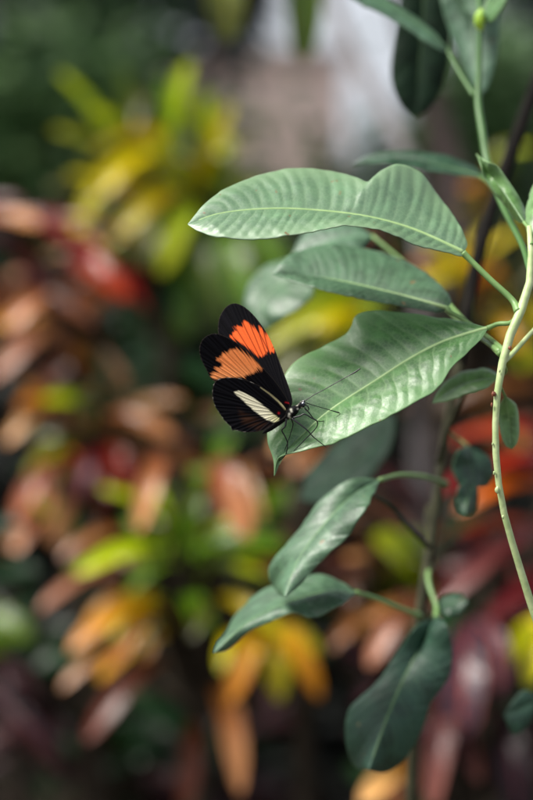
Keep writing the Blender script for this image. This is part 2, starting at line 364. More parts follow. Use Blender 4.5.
def trunk_tree(name, pts, rad, material, label, cat='tree', crown=None):
    w_ = PA(pts); g = thing(name, (w_[-1][0], w_[-1][1], 0), label, cat)
    w2 = np.r_[w_, [[w_[-1][0]+.02, w_[-1][1]+.05, -.1]]]; r = list(rad)+[rad[-1]*1.2]
    tubes('trunk', [(w2, r)], material, g, seg=18, bump=.05)
    if crown:
        c, n, rr = crown; q = RNG.normal(size=(n, 3))*rr+c
        leaf_cloud('crown', q, .10, BM['green'], g)
        tubes('branch', [(np.array([w2[0], (w2[0]+q[i])/2, q[i]]), [rad[0]*.6, rad[0]*.4, .004]) for i in range(5)], material, g)
    return g
trunk_tree('tree', [(340, -900, 2.4), (335, -400, 2.35), (372, -120, 2.3), (396, -20, 2.25), (432, 105, 2.2), (455, 200, 2.15), (450, 300, 2.1), (440, 420, 2.1)], [.008, .011, .013, .015, .017, .022, .028, .032], M['bark'],
           'slender mauve-brown tree trunk leaning behind the black stem', crown=(P(420, -1250, 2.6), 2500, .33))
def canopy():  # out-of-view tree added overhead to darken the background plants
    t = thing('tree', (2.3, 4.4, 0), 'unseen large tree beyond the frame, added so its canopy shades the crotons', 'tree', 'trees in the garden behind')
    q = RNG.normal(size=(15000, 3))*np.array([1.0, .8, .28])+np.array([.6, 2.3, 3.2])
    leaf_cloud('crown', q, .13, BM['green'], t)
    tubes('trunk', [(np.array([[2.3, 4.4, -.1], [2.1, 4.2, 1.5], [1.5, 3.6, 2.6], [.6, 2.8, 3.2]]), [.12, .09, .06, .02])]+[(np.array([[1.5, 3.6, 2.6], (np.array([1.5, 3.6, 2.6])+q[i])/2, q[i]]), [.03, .02, .008]) for i in range(8)], M['bark'], t, seg=14, bump=.05)
canopy()
trunk_tree('sapling', [(260, -500, 1.6), (318, -60, 1.5), (340, 20, 1.48), (372, 90, 1.45), (404, 150, 1.42), (425, 260, 1.4), (420, 420, 1.45)], [.002, .004, .0055, .006, .006, .007, .008], M['bark_pale'],
           'thin pale grey sapling slanting across the bright sky gap', 'sapling', crown=(P(200, -620, 1.6), 300, .10))

# ------------------------------------------------------------------ crotons
def croton(centre, leaves, label, extra=(), group='croton shrubs behind the butterfly', spread=.12, dz=.16, name='croton_shrub', low=None, seed=0):
    """leaves: (base px, tip px, width px, colour, arch, depth offset base, depth offset tip)"""
    x, y, d = centre; c = P(x, y, d); t = thing(name, (c[0], c[1]+.05, 0), label, 'croton', group); sp = []
    rnd = random.Random(seed+int(x*7+y))
    root = np.array([c[0], c[1]+.05, -.1]); hub = c+[0, .03, -.10]
    sp.append((np.array([root, (root+hub)/2+[.01, 0, 0], hub]), [.011, .009, .007]))
    for i, L in enumerate(leaves):
        (bx, by), (tx, ty), wpx, kcol = L[:4]; arch = L[4] if len(L) > 4 else .12
        db = L[5] if len(L) > 5 else .02; dt = L[6] if len(L) > 6 else -.03
        b = P(bx, by, d+db); tt = P(tx, ty, d+dt); ln = np.linalg.norm(tt-b)
        simple_leaf(t, b, tt, wpx*K*d*.76, arch*1.9*ln, C[kcol], seed=i+int(x), twist=rnd.uniform(-.5, .5), fold=rnd.uniform(.15, .4), face=(rnd.uniform(-.25, .25), -.6, .8))
        sp.append((np.array([hub, (hub+b)/2+[0, .01, -.01], b, b+(tt-b)*.04]), [.0045, .003, .0018, .0012]))
    comp = dict(strap='green', yellow='yellowgreen', yellowgreen='green', green='olive', orange='yellow', red='darkred', peach='brown', pink='darkred', brown='orange', darkred='red', dullpink='darkred')
    room = 97-len(leaves)-int(sum(e[1] for e in extra)*1.2)
    for j in range(2):
        for i, L in enumerate(leaves):
            if room <= 0: break
            room -= 1; (bx, by), (tx, ty), wpx, kcol = L[:4]; ang = rnd.choice((-1, 1))*rnd.uniform(.25, .6); f = rnd.uniform(.6, .95)
            vx, vy = tx-bx, ty-by; tx2 = bx+f*(vx*math.cos(ang)-vy*math.sin(ang)); ty2 = by+f*(vx*math.sin(ang)+vy*math.cos(ang))
            b = P(bx+rnd.uniform(-8, 8), by+rnd.uniform(-8, 8), d+.03+.03*j); tt = P(tx2, ty2, d+rnd.uniform(-.03, .05)); ln = np.linalg.norm(tt-b)
            kc = kcol if rnd.random() < .45 else comp.get(kcol, kcol)
            simple_leaf(t, b, tt, wpx*K*d*rnd.uniform(.5, .8), rnd.uniform(.1, .28)*ln, C[kc], seed=i+7*j+int(y), twist=rnd.uniform(-1.2, 1.2), fold=rnd.uniform(.2, .5), face=(rnd.uniform(-.5, .5), -.5, .8), n=20, h=4)
            sp.append((np.array([hub, (hub+b)/2+[0, .01, -.01], b, b+(tt-b)*.04]), [.0035, .0025, .0015, .001]))
    for (kcol, cnt, cxp, cyp, sx, sy, ln0) in extra:
        for i in range(int(cnt*1.2)):
            bx = rnd.gauss(cxp, sx*.5); by = rnd.gauss(cyp, sy*.5); dd = d+rnd.uniform(.03, .16)
            b = P(bx, by, dd); az = rnd.uniform(0, 6.28); el = rnd.uniform(-.5, .9)
            dv = np.array([math.cos(az)*math.cos(el), math.sin(az)*math.cos(el)*.8-.1, math.sin(el)]); ln = ln0*rnd.uniform(.7, 1.25)
            tt = b+dv*ln
            simple_leaf(t, b, tt, ln*rnd.uniform(.26, .38), .1*ln, C[kcol], seed=i+91, twist=rnd.uniform(-.6, .6), n=18, h=4, nv=7)
            sp.append((np.array([hub, (hub+b)/2, b, b+(tt-b)*.04]), [.004, .0028, .0018, .001]))
    tubes('stem', sp, M['croton_stem'], t, seg=7)
    return t
croton((165, 235, 1.42), [
    ((122, 190), (58, 72), 34, 'yellowgreen', .08), ((172, 175), (190, 62), 34, 'yellowgreen', .06), ((200, 200), (232, 104), 30, 'yellow', .08),
    ((140, 185), (116, 112), 24, 'yellowgreen', .1), ((182, 165), (70, 238), 40, 'yellow', .16, .03, -.05), ((190, 190), (120, 160), 34, 'yellowgreen', .12),
    ((150, 235), (66, 175), 30, 'yellow', .12), ((215, 190), (225, 160), 30, 'yellowgreen', .1),
    ((190, 205), (255, 175), 24, 'green', .1), ((165, 230), (238, 305), 58, 'strap', .12, .02, -.04), ((215, 225), (208, 335), 52, 'strap', .1, .04, -.02), ((225, 228), (252, 318), 48, 'strap', .1, .0, -.06), ((190, 225), (225, 322), 44, 'strap', .1, .0, -.06), ((230, 230), (285, 285), 40, 'strap', .1, .0, -.06),
    ((230, 215), (290, 300), 44, 'strap', .1, .05, .0), ((150, 240), (165, 320), 44, 'darkgreen', .1), ((120, 210), (80, 262), 30, 'olive', .12),
    ((200, 175), (170, 130), 26, 'yellowgreen', .1), ((190, 180), (92, 150), 30, 'yellow', .16, .02, -.06), ((180, 200), (84, 205), 30, 'yellow', .14, .02, -.06), ((210, 240), (262, 335), 46, 'green', .1, .03, -.03), ((200, 230), (292, 262), 44, 'green', .12, .03, -.03), ((190, 235), (182, 342), 44, 'green', .1, .04, -.02), ((225, 210), (268, 215), 32, 'green', .1), ((215, 200), (250, 140), 24, 'yellowgreen', .08), ((195, 215), (110, 245), 40, 'yellow', .16, .02, -.06), ((200, 210), (160, 275), 36, 'yellowgreen', .14, .02, -.06), ((215, 205), (262, 190), 34, 'yellowgreen', .1), ((135, 200), (50, 130), 24, 'yellowgreen', .1), ((150, 180), (85, 110), 34, 'yellowgreen', .1), ((205, 195), (180, 100), 38, 'yellowgreen', .08), ((212, 200), (208, 90), 26, 'yellowgreen', .06), ((185, 215), (140, 268), 30, 'olive', .12), ((155, 200), (95, 200), 26, 'orange', .12)],
    'yellow-green croton with tall pointed leaves, highest in the upper left', extra=[('darkgreen', 14, 170, 270, 60, 50, .09), ('olive', 8, 120, 220, 50, 40, .08), ('green', 6, 240, 260, 50, 50, .09)])
croton((60, 300, 1.30), [
    ((-40, 225), (150, 312), 40, 'red', .10, .04, -.05), ((60, 262), (128, 300), 40, 'red', .10, 0, -.07), ((-30, 240), (40, 225), 30, 'pink', .1), ((30, 262), (108, 250), 30, 'peach', .12),
    ((110, 335), (-10, 382), 50, 'peach', .12, .03, -.05), ((85, 300), (5, 330), 34, 'pink', .12), ((20, 300), (95, 325), 30, 'peach', .1),
    ((70, 350), (130, 395), 34, 'peach', .12), ((40, 345), (-15, 300), 34, 'brown', .1), ((60, 330), (40, 280), 24, 'brown', .1), ((90, 350), (108, 395), 26, 'darkgreen', .1, 0, -.05)],
    'croton with long red and peach leaves at the left edge', extra=[('darkgreen', 12, 60, 350, 60, 50, .08), ('brown', 10, 40, 330, 60, 50, .07), ('darkred', 5, 90, 300, 60, 40, .07)])
croton((80, 440, 1.25), [
    ((100, 425), (172, 440), 34, 'peach', .12), ((70, 410), (5, 445), 34, 'peach', .12), ((90, 430), (42, 400), 28, 'yellowgreen', .12), ((85, 450), (28, 478), 28, 'yellowgreen', .1),
    ((100, 445), (138, 498), 38, 'darkred', .12), ((95, 450), (80, 500), 34, 'darkred', .12), ((75, 460), (15, 520), 34, 'pink', .12, 0, -.05), ((90, 470), (50, 545), 34, 'pink', .12),
    ((110, 410), (150, 370), 26, 'darkgreen', .1), ((60, 425), (20, 385), 26, 'brown', .1), ((120, 440), (185, 400), 28, 'brown', .12), ((75, 440), (100, 385), 24, 'darkgreen', .1)],
    'mixed croton with peach, dark red and pink leaves, halfway down the left side', extra=[('darkgreen', 12, 80, 480, 60, 50, .07), ('brown', 10, 120, 440, 60, 50, .07), ('pink', 4, 60, 500, 60, 30, .06)])
croton((195, 590, 1.12), [
    ((165, 560), (97, 488), 26, 'yellowgreen', .14), ((190, 575), (262, 522), 28, 'yellowgreen', .14), ((175, 570), (75, 575), 30, 'yellowgreen', .14, .02, -.05), ((200, 590), (265, 575), 26, 'yellowgreen', .12),
    ((180, 545), (165, 492), 40, 'green', .12), ((190, 560), (205, 498), 40, 'green', .12), ((150, 560), (120, 520), 34, 'green', .12), ((210, 570), (250, 555), 30, 'green', .12),
    ((215, 470), (247, 540), 46, 'pink', .16, .04, -.04), ((240, 470), (262, 520), 30, 'peach', .12, .04, -.03), ((165, 462), (138, 532), 36, 'pink', .14, .04, -.04), ((150, 555), (60, 560), 30, 'brown', .14),
    ((150, 595), (38, 612), 36, 'peach', .14, .02, -.05), ((175, 630), (68, 652), 44, 'orange', .16, .02, -.06), ((165, 615), (110, 668), 30, 'orange', .14, .02, -.06),
    ((252, 640), (320, 700), 56, 'orange', .2, .02, -.04), ((250, 645), (228, 704), 44, 'orange', .18, .02, -.05), ((262, 648), (280, 702), 44, 'yellow', .2, .03, -.03), ((210, 610), (190, 640), 26, 'olive', .12, 0, -.05), ((215, 600), (285, 640), 28, 'yellow', .12),
    ((185, 670), (85, 742), 38, 'brown', .14, .03, -.05), ((212, 690), (240, 795), 52, 'peach', .14, .04, -.05), ((190, 720), (182, 812), 36, 'brown', .14), ((170, 600), (110, 640), 26, 'yellowgreen', .12),
    ((230, 600), (300, 600), 26, 'olive', .12), ((140, 660), (60, 690), 24, 'brown', .14)],
    'rosette croton with green heart and orange tipped leaves, below the butterfly', extra=[('green', 14, 180, 555, 90, 55, .08), ('darkgreen', 8, 190, 620, 60, 40, .07), ('olive', 6, 190, 580, 60, 40, .06), ('darkgreen', 6, 130, 680, 60, 40, .06), ('green', 10, 185, 560, 45, 40, .06)])
croton((10, 620, 1.25), [
    ((-20, 600), (38, 570), 50, 'darkgreen', .1), ((-30, 620), (30, 640), 46, 'green', .1), ((-10, 660), (40, 700), 40, 'purple', .1), ((-30, 560), (22, 528), 40, 'darkgreen', .1), ((-10, 690), (60, 770), 46, 'purple', .1)],
    'dark green croton cut by the lower left edge', extra=[('darkgreen', 16, 0, 650, 60, 70, .08), ('purple', 8, 40, 720, 60, 50, .07)])
croton((480, 560, 1.05), [
    ((560, 462), (436, 492), 38, 'flame', .06, .04, .0), ((560, 492), (456, 512), 26, 'flame', .1, .02, -.01), ((560, 530), (432, 612), 32, 'dullpink', .1, .04, -.04), ((560, 565), (470, 640), 30, 'darkred', .1, .04, -.02),
    ((500, 520), (440, 540), 26, 'darkgreen', .1), ((540, 600), (500, 690), 40, 'purple', .1)],
    'croton with a bright red leaf and pink leaves behind the pale stem', extra=[('darkgreen', 10, 500, 620, 50, 50, .07), ('darkred', 6, 520, 560, 50, 40, .06), ('purple', 8, 470, 580, 50, 50, .07)])
croton((455, 700, 0.98), [
    ((470, 620), (460, 740), 74, 'slate', .1, .03, -.02), ((455, 690), (432, 812), 58, 'pinkvein', .12, .02, -.04), ((430, 605), (368, 668), 40, 'peach', .14, .05, -.01), ((500, 700), (520, 820), 60, 'purple', .1),
    ((560, 620), (528, 690), 46, 'yellow', .1, .03, .0), ((560, 700), (505, 712), 40, 'deepgreen' if 0 else 'darkgreen', .1), ((420, 780), (360, 805), 40, 'peach', .12, .03, -.03), ((400, 700), (350, 740), 40, 'purple', .1)],
    'purple croton with pink veined leaves low in the right corner', extra=[('purple', 14, 470, 740, 60, 60, .07), ('darkgreen', 8, 420, 760, 60, 50, .07)])
croton((395, 590, 1.12), [
    ((420, 610), (372, 535), 62, 'yellowgreen', .1, .02, -.02), ((400, 600), (415, 530), 50, 'green', .1, .03, .0), ((390, 590), (345, 560), 26, 'peach', .1), ((365, 560), (330, 520), 26, 'peach', .1), ((390, 610), (330, 650), 30, 'brown', .1)],
    'small croton with a broad yellow-green leaf right of centre, low down', extra=[('darkgreen', 12, 370, 620, 60, 50, .07), ('brown', 8, 340, 600, 50, 60, .06)])
croton((450, 290, 1.35), [
    ((470, 300), (420, 240), 34, 'yellow', .1), ((480, 290), (530, 230), 30, 'yellow', .1), ((460, 290), (410, 268), 30, 'orange', .1), ((500, 300), (460, 262), 30, 'orange', .1), ((520, 310), (560, 340), 40, 'yellow', .1),
    ((510, 340), (540, 370), 40, 'yellowgreen', .1), ((490, 320), (520, 350), 30, 'orange', .1), ((480, 215), (462, 190), 26, 'orange', .1), ((500, 180), (530, 150), 30, 'yellowgreen', .1), ((470, 320), (500, 270), 30, 'red', .1), ((480, 420), (530, 460), 34, 'brown', .1)],
    'yellow and orange croton seen behind the black stem on the right', extra=[('darkgreen', 10, 480, 350, 50, 60, .08), ('brown', 10, 460, 400, 60, 50, .08), ('olive', 6, 500, 300, 40, 40, .07)])
croton((300, 350, 1.10), [
    ((395, 300), (262, 352), 56, 'yellowgreen', .1, .04, -.02), ((380, 320), (300, 340), 40, 'yellow', .1, .02, .0), ((392, 285), (362, 232), 22, 'peach', .1, .02, -.04), ((330, 440), (272, 452), 44, 'peach', .12, .0, -.04),
    ((340, 330), (270, 385), 40, 'olive', .1), ((350, 380), (300, 395), 34, 'darkgreen', .1)],
    'croton with a broad yellow-green leaf, directly behind the butterfly leaf', extra=[('darkgreen', 14, 330, 420, 60, 60, .07), ('olive', 6, 310, 370, 40, 40, .06), ('brown', 6, 320, 480, 50, 40, .06)])

croton((190, 400, 1.55), [((190, 400), (150, 330), 40, 'darkgreen', .1), ((190, 400), (240, 360), 40, 'darkgreen', .1), ((180, 420), (120, 430), 36, 'olive', .1), ((190, 400), (205, 330), 34, 'darkgreen', .1), ((190, 420), (245, 430), 30, 'brown', .1)],
    'shaded dark green croton left of the butterfly', extra=[('darkgreen', 30, 190, 410, 90, 80, .09), ('brown', 8, 150, 440, 80, 60, .06)])
croton((120, 760, 1.40), [((120, 760), (60, 720), 40, 'darkgreen', .1), ((120, 760), (180, 700), 40, 'darkgreen', .1), ((130, 780), (200, 790), 36, 'purple', .1), ((110, 760), (50, 790), 34, 'purple', .1)],
    'shaded dark croton under the rosette croton, at the bottom left', extra=[('darkgreen', 26, 110, 760, 120, 60, .09), ('purple', 20, 140, 770, 140, 60, .08)])
# ------------------------------------------------------------------ hanging twig with leaves, top
def top_twig():
    a = P(320, -260, 1.1); t = thing('overhanging_branch', a, 'overhanging branch with broad green leaves dangling into the top edge', 'branch')
    tubes('stem', [(PA([(600, -700, 1.3), (460, -420, 1.2), (320, -160, 1.1), (220, -60, 1.05), (160, -60, 1.05)]), [.012, .008, .005, .003, .002])], M['stem_brown'], t)
    for b, tp, wd, k, d in (((222, -55), (228, 42), 62, 'olive', 1.05), ((310, -150), (303, 62), 52, 'green', 1.1), ((165, -60), (140, 8), 40, 'darkgreen', 1.05)):
        simple_leaf(t, P(b[0], b[1], d), P(tp[0], tp[1], d-.02), wd*K*d, .008, C[k], face=(0, -1, .4), seed=int(b[0]))
top_twig()

# ------------------------------------------------------------------ woody shrub with dark stem (behind)
def Z(off, s, pts, d):
    """points read from an enlarged crop: offset + scale, with depth (number or list)"""
    n = len(pts); dd = d if isinstance(d, (list, tuple)) else [d]*n
    return [(off[0]+p[0]*s, off[1]+p[1]*s, q) for p, q in zip(pts, dd)]
def ramp_d(n, a, b): return [a+(b-a)*i/max(1, n-1) for i in range(n)]
z4 = ((200, 450), .6248)
def woody():
    base = P(418, 700, .60); t = thing('woody_shrub', (base[0], base[1], 0), 'dark stemmed shrub whose drooping dark green leaves hang in the lower middle', 'shrub')
    g = np.array([base[0]-.01, base[1]+.02, -.08])
    tubes('stem', [(PA([(575, -40, .66), (545, 60, .655), (531, 98, .65), (512, 150, .645), (492, 208, .64), (475, 268, .635), (466, 320, .63), (459, 365, .63)]), [.0026, .0027, .0027, .0027, .0026, .0025, .0022, .0019])], M['stem_dark'], t, seg=12, bump=.05)
    tubes('stem', [(np.r_[PA([(459, 362, .63), (452, 400, .63), (441, 465, .625), (431, 540, .615), (421, 612, .605), (414, 720, .61)]), [g]],
        [.0019, .0018, .0018, .0019, .0019, .0022, .005]), (PA([(430, 505, .62), (430.5, 520, .619), (431, 535, .618)]), [.0015, .0026, .0015]),
        (PA([(438, 462, .61), (448, 430, .60), (460, 402, .59), (470, 385, .58)]), [.0012, .001, .0008, .0005]),
        (PA([(430, 548, .605), (410, 528, .60), (388, 505, .59), (366, 494, .585), (345, 500, .58)]), [.0011, .0009, .0008, .0006, .0005])], M['stem_brown'], t, seg=12, bump=.06)
    # node swellings where the leaves leave the stem
    F1m = [(380, 480), (352, 497), (322, 528), (298, 562), (285, 597)]
    outline_leaf(t, [(x, y, d) for (x, y), d in zip(F1m, ramp_d(5, .560, .535))],
                 Z(*z4, [(240, 48), (190, 85), (150, 140), (112, 185), (120, 222)], .556), Z(*z4, [(268, 90), (235, 140), (190, 182), (160, 215)], .538), 'cool', nv=13,
                 petiole=[(400, 475, .575), (425, 477, .59), (446, 484, .608)], pet_r=(.0007, .0009), bulge=.0015, seed=5, rib='midrib_dim', rib_r=(.0005, .0002))
    outline_leaf(t, Z(*z4, [(250, 228), (200, 228), (140, 245), (80, 275), (22, 325)], ramp_d(5, .570, .545)),
                 Z(*z4, [(225, 212), (190, 200), (140, 212), (95, 228), (60, 262), (35, 305)], .572), Z(*z4, [(225, 248), (185, 268), (150, 262), (120, 272), (80, 290), (45, 318)], .550), 'cool', nv=13,
                 petiole=[(375, 598, .58), (400, 608, .59), (420, 616, .60)], pet_r=(.0007, .0009), seed=6, bulge=.0015, rib='midrib_dim', rib_r=(.0005, .0002))
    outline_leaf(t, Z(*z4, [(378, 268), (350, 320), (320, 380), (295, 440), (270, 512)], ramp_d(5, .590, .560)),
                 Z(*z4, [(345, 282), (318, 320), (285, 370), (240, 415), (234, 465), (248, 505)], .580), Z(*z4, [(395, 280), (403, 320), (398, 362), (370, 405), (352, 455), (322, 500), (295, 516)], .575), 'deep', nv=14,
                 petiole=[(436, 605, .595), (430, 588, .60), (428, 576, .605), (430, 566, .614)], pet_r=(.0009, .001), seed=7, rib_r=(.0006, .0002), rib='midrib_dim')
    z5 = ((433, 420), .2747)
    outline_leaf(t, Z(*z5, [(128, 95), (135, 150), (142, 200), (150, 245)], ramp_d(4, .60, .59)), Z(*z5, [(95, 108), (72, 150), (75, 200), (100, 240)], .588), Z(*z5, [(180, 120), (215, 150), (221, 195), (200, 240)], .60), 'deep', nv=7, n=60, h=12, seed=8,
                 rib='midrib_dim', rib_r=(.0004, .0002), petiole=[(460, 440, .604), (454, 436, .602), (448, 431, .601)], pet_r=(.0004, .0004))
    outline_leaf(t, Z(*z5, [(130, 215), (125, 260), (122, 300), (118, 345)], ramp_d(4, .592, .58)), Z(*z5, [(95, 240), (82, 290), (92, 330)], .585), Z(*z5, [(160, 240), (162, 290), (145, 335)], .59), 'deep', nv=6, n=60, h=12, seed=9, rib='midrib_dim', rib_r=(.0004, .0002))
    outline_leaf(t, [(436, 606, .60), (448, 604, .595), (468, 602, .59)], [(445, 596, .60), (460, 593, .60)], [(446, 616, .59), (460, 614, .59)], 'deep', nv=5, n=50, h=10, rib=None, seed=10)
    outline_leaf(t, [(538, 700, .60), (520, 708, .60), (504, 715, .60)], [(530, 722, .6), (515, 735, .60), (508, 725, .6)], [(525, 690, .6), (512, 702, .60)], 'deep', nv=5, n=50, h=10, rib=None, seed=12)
    outline_leaf(t, [(300, 500, .68), (330, 480, .68), (370, 450, .68), (395, 415, .68)], [(310, 470, .69), (340, 440, .69), (375, 415, .69)], [(330, 505, .67), (360, 490, .67), (390, 450, .67)], 'dark', nv=9, n=60, h=10, rib=None, seed=13, label='dark leaf under the butterfly leaf')
woody()

# ------------------------------------------------------------------ main shrub carrying the butterfly
z2 = ((180, 140), .6623); z8 = ((410, 180), .3); z3 = ((333, 0), .375); z4r = ((433, 130), .1876); z1r = ((260, 360), .2064); zw = ((190, 295), .2064)
g0 = P(560, 720, .52)
shrub = thing('green_stemmed_shrub', (g0[0]+.05, g0[1], 0), 'green shrub with pale stem and large glossy leaves, the butterfly standing on one', 'shrub')
tubes('stem', [
    (np.r_[PA([(529, 226, .512), (531, 255, .510), (530, 280, .508), (524, 303, .506), (515, 322, .504), (506, 348, .502), (498.5, 384, .500), (495.4, 420, .500), (495.6, 447, .500), (497.5, 475, .500), (503.5, 511, .501), (515, 552, .503), (533, 610, .506), (560, 690, .51), (600, 820, .52)]), [[g0[0]+.05, g0[1], -.06]]],
     [.0007, .0010, .0012, .0014, .0014, .0013, .0011, .00098, .00104, .00098, .00102, .00106, .0012, .0014, .0018, .003]),
    (PA([(545, 318, .515), (530, 334, .512), (512, 354, .508), (503, 362, .503)]), [.0005, .0007, .0008, .0009])], M['stem_pale'], shrub, seg=16, bump=.012)
tubes('side_branch', [
    (PA([(480, 28, .585), (479, 70, .583), (478, 100, .58), (482, 130, .575), (488, 165, .568), (502, 205, .55), (522, 245, .525), (530, 272, .509)]), [.0009, .0010, .0013, .0014, .0013, .0011, .0010, .0010]),
    (PA([(446, 48, .60), (458, 70, .592), (474, 96, .582)]), [.0006, .0007, .0009]),
    (PA([(479, 176, .575), (489, 184, .568), (500, 200, .555)]), [.0005, .0006, .0006])], M['stem_green'], shrub, seg=14, bump=.02)
# galls and scars on the pale stem
def blob(name, c, r, material, parent, sq=(1, 1, 1), seed=0):
    n, m = 14, 20; th = np.linspace(0, math.pi, n)[:, None]; ph = np.linspace(0, 2*math.pi, m)[None]
    v = np.stack([np.sin(th)*np.cos(ph)*sq[0], np.sin(th)*np.sin(ph)*sq[1], np.cos(th)*sq[2]+0*ph], -1)
    v = v*(1+.08*np.sin(v[..., 0:1]*5+seed)+.06*np.sin(v[..., 2:3]*7+seed*2))*r
    return link(name, (v+c).reshape(-1, 3), grid_faces(n, m), material, parent)
for (x, y, r) in ((493.6, 394, .0007), (509.8, 348, .00055), (491.8, 405, .0004)): blob('gall', P(x, y, .4988), r, M['gall'], shrub, (1, .9, 1.15 if r > .0005 else 1.8), seed=x)
for (x, y, r) in ((492.6, 444, .0003), (494.2, 473, .0004), (497.2, 490, .0007), (503, 517, .0004), (499.5, 371, .0003)): blob('leaf_scar', P(x, y, .4990), r, M['stem_pale'], shrub, (1, .8, 1.6), seed=x)
blob('bud', P(480, 20, .582), .0020, M['bud'], shrub, (.95, .9, 1.9))
# leaf A (uppermost, folded up)
AM = Z(*z2, [(427, 170), (350, 136), (280, 117), (200, 107), (130, 105), (60, 112), (12, 128)], [.512, .513, .512, .511, .509, .507, .505])
AT = Z(*z2, [(433, 160), (431, 150), (415, 118), (390, 84), (362, 50), (330, 37), (302, 48), (284, 64), (262, 56), (240, 50), (190, 43), (130, 51), (80, 69), (40, 95)], [.514, .516, .522, .528, .530, .527, .523, .522, .525, .527, .527, .524, .517, .510])
AB = Z(*z2, [(424, 176), (400, 170), (350, 157), (300, 136), (250, 131), (200, 139), (130, 150), (60, 148), (28, 138)], [.511, .508, .503, .499, .498, .497, .497, .499, .502])
outline_leaf(shrub, AM, AT, AB, 'sheen', nv=26, slope=.07, bulge=.0006, quilt=.00045, wave=.0005, n=220, h=26, rib_r=(.0009, .0003), seed=21, label='uppermost large leaf with its upper half folded up',
             petiole=Z(*z8, [(182, 248), (265, 330), (340, 400), (362, 440)], [.512, .510, .508, .505]), pet_r=(.0009, .0010))
# leaf B (second)
outline_leaf(shrub, Z(*z2, [(405, 254), (320, 232), (230, 212), (140, 203)], [.530, .541, .547, .549]),
             Z(*z2, [(408, 240), (385, 212), (340, 183), (290, 167), (230, 157), (180, 168), (155, 182)], [.536, .55, .558, .56, .56, .557, .552]),
             Z(*z2, [(390, 261), (350, 254), (280, 242), (210, 226), (165, 213)], [.532, .532, .533, .535, .54]), 'cool', nv=22, slope=.08, n=160, h=18, seed=22, rib_r=(.0007, .0003),
             petiole=Z(*z8, [(120, 430), (200, 480), (290, 548), (315, 575)], [.530, .525, .512, .503]), pet_r=(.0007, .0008), label='second large leaf, between the uppermost leaf and the butterfly leaf')
# leaf D (butterfly leaf)
DM = [(488, 328, .512), (445, 341.5, .512), (412, 358, .511), (379, 379, .510), (330, 411, .508), (304, 434, .506), (284, 456, .504), (274.5, 476, .503)]
DT = Z(*z2, [(455, 282), (440, 278), (400, 270), (340, 262), (290, 258), (272, 262), (263, 270), (260, 281), (250, 294), (225, 308), (192, 324), (165, 345), (145, 385), (134, 425), (133, 455), (142, 484)],
       [.514, .516, .520, .524, .526, .526, .525, .524, .524, .523, .521, .518, .514, .510, .507, .504])
DB = Z(*z2, [(455, 300), (440, 315), (410, 345), (390, 374), (350, 400), (300, 426), (240, 455), (190, 469), (156, 477), (147, 484)], [.510, .508, .504, .501, .499, .498, .498, .499, .501, .502])
leafD, XD = outline_leaf(shrub, DM, DT, DB, 'hero', nv=17, slope=.11, bulge=.0009, quilt=.00040, wave=.0006, n=240, h=34, rib_r=(.0007, .00025), seed=23, label='large leaf on which the butterfly stands',
             petiole=[(498, 324, .510), (510, 323, .507), (517, 318, .504)], pet_r=(.0007, .0008))
# leaf C1, C2 greyish behind
outline_leaf(shrub, [(372, 236, .60), (335, 240, .60), (288, 262, .60)], [(350, 222, .61), (310, 228, .61)], [(350, 258, .59), (315, 268, .59)], 'cool', nv=9, n=80, h=12, seed=24, rib=None, petiole=[(425, 280, .585), (462, 318, .555), (500, 354, .505)], pet_r=(.0006, .0007))
outline_leaf(shrub, [(318, 262, .63), (285, 282, .63), (262, 302, .625), (268, 330, .62)], [(290, 258, .64), (258, 272, .64), (244, 300, .63), (252, 322, .625)], [(315, 290, .62), (305, 305, .615), (285, 318, .615)], 'cool', nv=8, n=80, h=12, seed=25, rib=None, petiole=[(350, 268, .61), (420, 288, .585), (462, 324, .55), (500, 352, .505)], pet_r=(.0006, .0007))
# leaf E small
outline_leaf(shrub, [(499, 378, .535), (475, 381, .537), (452, 390, .54), (432.5, 403.5, .54)], [(492, 371, .545), (479, 369.5, .547), (458, 374.5, .548), (441, 387, .545)], [(485, 389, .53), (470, 393.5, .53), (449, 401, .535)], 'fresh', nv=9, n=80, h=14, seed=26, rib_r=(.0003, .0001), rib='midrib_dim',
             petiole=[(506, 372, .52), (503, 362, .504)], pet_r=(.0004, .0005), label='small leaf left of the pale stem')
outline_leaf(shrub, [(505, 396, .525), (509, 420, .53), (512, 449, .53)], [(498, 410, .53), (500, 432, .53), (506, 446, .53)], [(516, 406, .53), (519, 428, .53), (517, 442, .53)], 'fresh', nv=6, n=60, h=12, seed=27, rib=None, petiole=[(500, 385, .51), (499, 378, .501)], pet_r=(.0004, .0004))
# leaf I narrow, right
outline_leaf(shrub, Z(*z4r, [(485, 492), (420, 390), (345, 285), (285, 215), (232, 130)], ramp_d(5, .520, .545)), Z(*z4r, [(450, 488), (400, 422), (335, 345), (272, 262), (250, 185)], .535), Z(*z4r, [(495, 440), (450, 348), (400, 268), (345, 192), (290, 168)], .530),
             'fresh', nv=12, n=90, h=14, seed=28, rib_r=(.0004, .0001), rib='midrib_dim', petiole=[(529, 230, .516), (532, 245, .510)], pet_r=(.0005, .0006), bulge=.0003, label='narrow folded leaf with pale margins at the right edge')
outline_leaf(shrub, [(532, 246, .515), (545, 205, .52), (572, 140, .54)], [(526, 225, .52), (529, 198, .53), (545, 165, .54)], [(555, 235, .51), (575, 190, .52)], 'fresh', nv=9, n=60, h=12, seed=29, rib=None)
